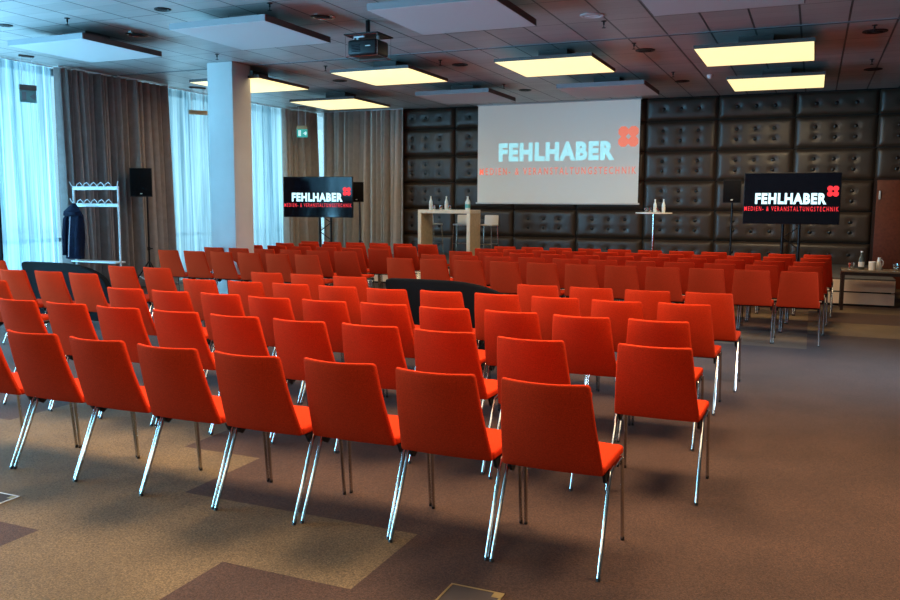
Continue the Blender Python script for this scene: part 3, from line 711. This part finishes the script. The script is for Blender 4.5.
# jacket
j = thing('jacket', 'dark navy hooded jacket hanging at the left end of the coat rack', 'jacket', (CR[0] - .31, CR[1] - .16, 0))
rnd = random.Random(4)
def loft(o, secs, m, n=20, fold=.10):
    vs = []; fs = []
    for (cx, cy, z, rx, ry) in secs:
        for k in range(n):
            a = 2 * PI * k / n; f = 1 + fold * math.sin(5 * a + z * 5) + fold * .5 * math.sin(9 * a - z * 3)
            vs.append((cx + rx * f * math.cos(a), cy + ry * f * math.sin(a), z))
    for i in range(len(secs) - 1):
        for k in range(n): fs.append((i * n + k, i * n + (k + 1) % n, (i + 1) * n + (k + 1) % n, (i + 1) * n + k))
    fs.append(tuple(range(n))[::-1]); fs.append(tuple((len(secs) - 1) * n + k for k in range(n)))
    o.add(vs, fs, m, True)
o = MB(); loft(o, [(0, 0, 1.50, .05, .04), (0, 0, 1.43, .10, .07), (.0, 0, 1.36, .14, .09), (-.01, 0, 1.2, .145, .10), (-.03, 0, .95, .155, .11), (-.06, 0, .70, .17, .12), (-.065, 0, .60, .165, .12)], 'navy', 22, .13)
o.build('body', j)
for s, dx in ((-1, -.15), (1, .15)):
    o = MB(); loft(o, [(dx * .7, -.03, 1.40, .05, .05), (dx * 1.0, -.06, 1.30, .06, .065), (dx * 1.0 - .02, -.09, 1.0, .055, .06), (dx * 1.0 - .05, -.09, .66, .045, .05)], 'navy', 12, .08); o.build('sleeve', j)
o = MB(); loft(o, [(.02, -.05, 1.57, .02, .03), (.03, -.07, 1.51, .09, .07), (.02, -.09, 1.43, .17, .10), (0, -.08, 1.36, .20, .08), (0, -.07, 1.34, .12, .07)], 'navy', 16, .08); o.build('hood', j)
o = MB(); o.tube([(.02, -.145, 1.34), (-.02, -.15, 1.0), (-.05, -.155, .64)], .006, 'white_metal', 6); o.build('zip', j)

# dark board cut by the left picture edge
t = thing('presentation_board', 'dark presentation board with white top edge cut by the left photo edge', 'board', (-11.40, 8.70, 0))
o = MB(); o.bbox(-.37, .37, -.012, .012, .62, 1.86, 'black_fabric', .005); o.build('panel', t)
o = MB(); o.bbox(-.38, .38, -.018, .018, 1.86, 1.895, 'white_metal', .005); o.build('top_edge', t)
for s in (-1, 1):
    o = MB(); o.tube([(s * .34, .02, 1.80), (s * .34, .02, FL + .02)], .014, 'frame_grey', 8); o.tube([(s * .34, -.25, FL + .015), (s * .34, .27, FL + .015)], .014, 'frame_grey', 8); o.build('leg', t)

# emergency exit signs hung from the ceiling
def exit_sign(x, y, rz, label, case, plate, w):
    t = thing('exit_sign', label, 'exit sign', (x, y, 3.42), rz, 'hanging emergency signs')
    o = MB(); o.bbox(-w / 2, w / 2, -.035, .035, 0, .085, case, .006); o.build('housing', t)
    o = MB()
    for q in (-w * .32, w * .32): o.tube([(q, 0, .08), (q, 0, ZC - 3.42)], .006, 'white_metal', 6)
    o.bbox(-w * .45, w * .45, -.03, .03, ZC - 3.42 - .03, ZC - 3.42, 'sign_case_dark', .005); o.build('suspension', t)
    if plate:
        p = MB(); p.box(-w / 2, w / 2, -.006, .006, -.20, 0, plate); pl = p.build('plate', t)
        ms = 'sign_white' if plate != 'sign_dim' else 'frame_grey'; q = MB(); q.box(-w * .36, -w * .12, -.010, -.0065, -.17, -.03, ms); q.prism([(.02, -.10), (.10, -.045), (.10, -.155)], 'y', -.010, -.0065, ms); q.box(.09, w * .42, -.010, -.0065, -.118, -.082, ms); q.build('pictogram', pl)
exit_sign(-12.0, 10.1, math.radians(65), 'hanging emergency sign in front of the far left sheer curtain', 'sign_case_dark', 'sign_dim', .26)
exit_sign(-11.9, 14.15, math.radians(55), 'hanging tan emergency light just left of the white column', 'sign_case', None, .38)
exit_sign(-11.75, 17.80, math.radians(25), 'hanging emergency sign before the narrow taupe curtain in the corner', 'sign_case', 'green_sign', .26)

# ------------------------------------------------------------------ bridge table, stools, small tables, drinks
BT = (-7.50, 16.9)
t = thing('bridge_table', 'tall pale oak bridge table on the stage, left of the projection screen', 'table', (BT[0], BT[1], ZS))
o = MB(); o.bbox(-.63, .63, 0, .62, 1.00, 1.08, 'oak_edge', .004); o.build('tabletop', t)
for s in (-1, 1):
    o = MB(); x0, x1 = (-.63, -.55) if s < 0 else (.55, .63)
    o.bbox(x0, x1, .0, .02, 0, 1.0, 'oak_edge', .003); o.box(x0, x1, .021, .62, 0, .999, 'oak'); o.build('side_panel', t)
def make_stool(label, loc, rz):
    t = thing('bar_stool', label, 'bar stool', loc, rz, 'white bar stools')
    o = MB(); o.bbox(-.19, .19, -.18, .18, .72, .755, 'white_plastic', .014, 3); o.build('seat', t)
    bm = bmesh.new(); bmesh.ops.create_cube(bm, size=1)
    for v in bm.verts: v.co = Vector((v.co.x * .35, v.co.y * .022, v.co.z * .22))
    bmesh.ops.bevel(bm, geom=bm.edges[:], offset=.009, segments=2, affect='EDGES')
    o = MB(); o.bm(bm, 'white_plastic', True, Matrix.Translation((0, .19, .85)) @ Matrix.Rotation(-.12, 4, 'X')); o.build('backrest', t)
    for sx in (-1, 1):
        for sy in (-1, 1):
            o = MB(); o.tube([(sx * .17, sy * .155, .72), (sx * .20, sy * .19, 0)], .011, 'chrome', 8); o.build('leg', t)
    o = MB(); q = .19
    for a, b in (((-q, -q + .01), (q, -q + .01)), ((-q, q - .01), (q, q - .01)), ((-q, -q + .01), (-q, q - .01)), ((q, -q + .01), (q, q - .01))):
        o.tube([(a[0], a[1], .30), (b[0], b[1], .30)], .009, 'chrome', 8)
    o.build('footrest', t)
    return t
sa = make_stool('white bar stool on chrome legs standing right of the oak bridge table', (-6.78, 17.75, ZS + .001), math.radians(-6))
dup(sa, (-7.44, 17.85, ZS + .001), math.radians(8), 'white bar stool seen behind the oak bridge table top, middle one')
dup(sa, (-8.20, 17.8, ZS + .001), math.radians(60), 'white bar stool mostly hidden behind the left panel of the oak bridge table')
def bottle(x, y, z, h, r, label, m, lab=None, group='water bottles'):
    t = thing('water_bottle', label, 'bottle', (x, y, z), 0, group)
    o = MB(); o.lathe([(r * .9, 0), (r, .01), (r, h * .52), (r * .92, h * .60), (r * .42, h * .80), (r * .36, h * .94)], m, 14); o.build('body', t)
    o = MB(); o.lathe([(r * .42, h * .93), (r * .42, h)], 'white_metal', 12); o.build('cap', t)
    o = MB(); o.lathe([(r * 1.02, h * .15), (r * 1.02, h * .42)], lab or 'white_plastic', 14); o.build('paper_label', t)
def tumbler(x, y, z, h, r, label, m='glass', group='drinking glasses'):
    t = MB(); t.lathe([(r * .82, 0), (r * .85, .004), (r, h), (r * .93, h), (r * .78, .012), (.003, .012)], m, 14); o = t.build('drinking_glass')
    o.location = (x, y, z); tag(o, label, 'glass', group)
zt = ZS + 1.08
bottle(-7.88, 17.05, zt, .30, .040, 'clear water bottle at the left end of the oak bridge table', 'water'); tumbler(-7.78, 17.0, zt, .10, .04, 'glass just right of the leftmost bottle on the bridge table')
bottle(-7.50, 17.05, zt, .30, .040, 'clear water bottle in the middle of the oak bridge table', 'water'); tumbler(-7.61, 17.0, zt, .10, .04, 'glass left of the middle bottle on the bridge table'); tumbler(-7.40, 17.0, zt, .10, .04, 'glass right of the middle bottle on the bridge table')
bottle(-7.00, 17.08, zt, .30, .058, 'stout bottle with teal label at the right end of the bridge table', 'water', 'blue_label')
RT = (-2.94, 17.0)
t = thing('bistro_table', 'slim white standing table on one chrome column before the padded wall', 'table', (RT[0], RT[1], ZS))
o = MB(); o.lathe([(.345, 1.035), (.36, 1.04), (.36, 1.062), (.35, 1.066)], 'white_plastic', 32); o.build('tabletop', t)
o = MB(); o.tube([(0, 0, .02), (0, 0, 1.035)], .028, 'chrome', 12); o.build('column', t)
o = MB(); o.lathe([(.24, 0), (.24, .012), (.05, .03)], 'chrome', 24); o.build('base', t)
zr = ZS + 1.066
bottle(-2.93, 17.05, zr, .26, .035, 'clear bottle on the white standing table, left of the two', 'water'); bottle(-2.76, 17.05, zr, .26, .035, 'clear bottle on the white standing table, right of the two', 'water')
tumbler(-3.08, 16.9, zr, .09, .036, 'glass at the left rim of the white standing table'); tumbler(-2.98, 16.8, zr, .09, .036, 'glass in front of the left bottle on the white standing table'); tumbler(-2.83, 16.82, zr, .09, .036, 'glass between the two bottles on the white standing table')
# low dark table at the right
t = thing('side_table', 'dark low table with glasses at the right edge before the stage', 'table', (.46, 14.84, FL))
o = MB(); o.bbox(0, 1.5, 0, .56, .62, .655, 'table_top', .004); o.build('tabletop', t)
o = MB(); o.box(.03, 1.47, .02, .54, .57, .619, 'dark_wood'); o.build('apron', t)
for x in (0, 1.44):
    for y in (0, .50):
        o = MB(); o.box(x, x + .05, y, y + .05, 0, .62, 'dark_wood'); o.build('leg', t)
zq = FL + .655
tumbler(.60, 15.05, zq, .11, .052, 'glass at the left end of the dark low side table'); bottle(.75, 15.09, zq, .30, .045, 'half-dark bottle on the low side table at right', 'dark_liquid')
tumbler(1.25, 15.08, zq, .11, .052, 'glass at the right end of the dark low side table')
t = thing('candle_jar', 'cream jar on the low side table beside the bottle', 'jar', (.91, 15.05, zq)); o = MB(); o.lathe([(.055, 0), (.057, .12)], 'oak_edge', 14); o.build('body', t); o = MB(); o.lathe([(.058, .12), (.058, .135), (.02, .14)], 'white_plastic', 14); o.build('lid', t)
t = thing('milk_jug', 'white jug behind the cream jar on the low side table', 'jug', (1.01, 15.15, zq)); o = MB(); o.lathe([(.04, 0), (.045, .06), (.028, .13), (.022, .19), (.026, .20)], 'white_plastic', 14); o.build('body', t); o = MB(); o.tube([(.026, 0, .17), (.06, 0, .14), (.058, 0, .08), (.042, 0, .05)], .007, 'white_plastic', 6); o.build('handle', t)

# floor boxes let into the carpet
def floor_box(x0, x1, y0, y1, label, m):
    t = thing('floor_hatch', label, 'floor hatch', ((x0 + x1) / 2, (y0 + y1) / 2, FL), 0, 'floor outlet hatches'); hx, hy = (x1 - x0) / 2, (y1 - y0) / 2; w = .009
    o = MB()
    for a in ((-hx, hx, -hy, -hy + w), (-hx, hx, hy - w, hy), (-hx, -hx + w, -hy + w, hy - w), (hx - w, hx, -hy + w, hy - w)): o.box(*a, 0, .004, m)
    o.build('frame', t)
    o = MB(); o.box(-hx + w, hx - w, -hy + w, hy - w, 0, .0025, 'hatch'); o.build('cover', t)
    o = MB(); o.box(hx - .045, hx - w, hy - .05, hy - w, .0026, .0035, 'brass'); o.build('cable_flap', t)
floor_box(-1.39, -1.14, 2.94, 3.24, 'brass-framed floor outlet hatch at the bottom edge of the photo', 'brass')
floor_box(-4.36, -4.07, 2.93, 3.235, 'pale-framed floor outlet hatch at the left edge of the photo', 'white_metal')

# ------------------------------------------------------------------ light
w = bpy.data.worlds.new('daylight'); scn.world = w; w.use_nodes = True; nt = w.node_tree; bg = nt.nodes['Background']
tc = nt.nodes.new('ShaderNodeTexCoord'); sep = nt.nodes.new('ShaderNodeSeparateXYZ'); nt.links.new(tc.outputs['Generated'], sep.inputs[0])
cr = nt.nodes.new('ShaderNodeValToRGB'); nt.links.new(sep.outputs['Z'], cr.inputs['Fac'])
e = cr.color_ramp.elements; e[0].position = 0.0; e[0].color = (.30, .52, .60, 1); e[1].position = .35; e[1].color = (.46, .84, 1.0, 1)
nt.links.new(cr.outputs['Color'], bg.inputs['Color']); bg.inputs['Strength'].default_value = 1.5
def area(name, loc, rot, sx, sy, power, col, spread=PI):
    l = bpy.data.lights.new(name, 'AREA'); l.shape = 'RECTANGLE'; l.size = sx; l.size_y = sy; l.energy = power; l.color = col; l.spread = spread
    o = bpy.data.objects.new(name, l); COL.objects.link(o); o.location = loc; o.rotation_euler = rot; return o
# the ceiling grid of luminous panels goes on behind the viewpoint; and lamps under the lit panels in view
for x in (-8.2, -5.3, -2.4, .6):
    for y, p in ((-2.2, 27), (1.6, 33), (5.0, 150)):
        area('ceiling_lamp', (x, y, 3.80), (0, 0, 0), 1.45, 1.45, p * {-8.2: .25, -5.3: .8, -2.4: 1.15, .6: 1.05}[x], (1, .76, .48), math.radians(152))
for (i, j) in lit:
    area('panel_lamp', (sum(PXR[j][i]) / 2, sum(PY[j]) / 2, 3.735), (0, 0, 0), 1.4, 1.4, {0: 25, 1: 58, 2: 58, 3: 78}[i], (1, .76, .47))
# sky light entering through the tall windows, plus added fill lamps for ceiling and aisle
def aim(d): return Vector(d).to_track_quat('-Z', 'Y').to_euler()
area('window_daylight', (XL - .6, 2.6, 1.9), aim((1, .42, .25)), 8.5, 3.6, 1600, (.23, .66, 1.0))
area('ceiling_fill', (XL - 1.4, 5.5, .3), aim((1, .25, .75)), 10, 2.0, 2300, (.27, .69, 1.0))  # added lamp low outside, aimed up to brighten the ceiling near the windows
area('aisle_fill', (XR - .1, 9.15, 1.3), aim((-1, 0, -.22)), 1.5, 1.8, 85, (.50, .72, 1.0), math.radians(45))  # added lamp without any doorway, lays the bluish band across the aisle
area('window_daylight', (XL - .6, 9.5, 2.0), aim((1, 0, .15)), 4.0, 3.6, 200, (.46, .83, 1.0))
area('window_daylight', (XL - .6, 16.3, 2.0), aim((1, 0, .15)), 5.6, 3.6, 260, (.46, .83, 1.0))

scn.view_settings.view_transform = 'Standard'; scn.view_settings.look = 'None'; scn.view_settings.exposure = 0.0; scn.view_settings.gamma = 1.0
scn.cycles.use_denoising = True
scn.cycles.max_bounces = 8; scn.cycles.transparent_max_bounces = 12; scn.cycles.sample_clamp_indirect = 6.0
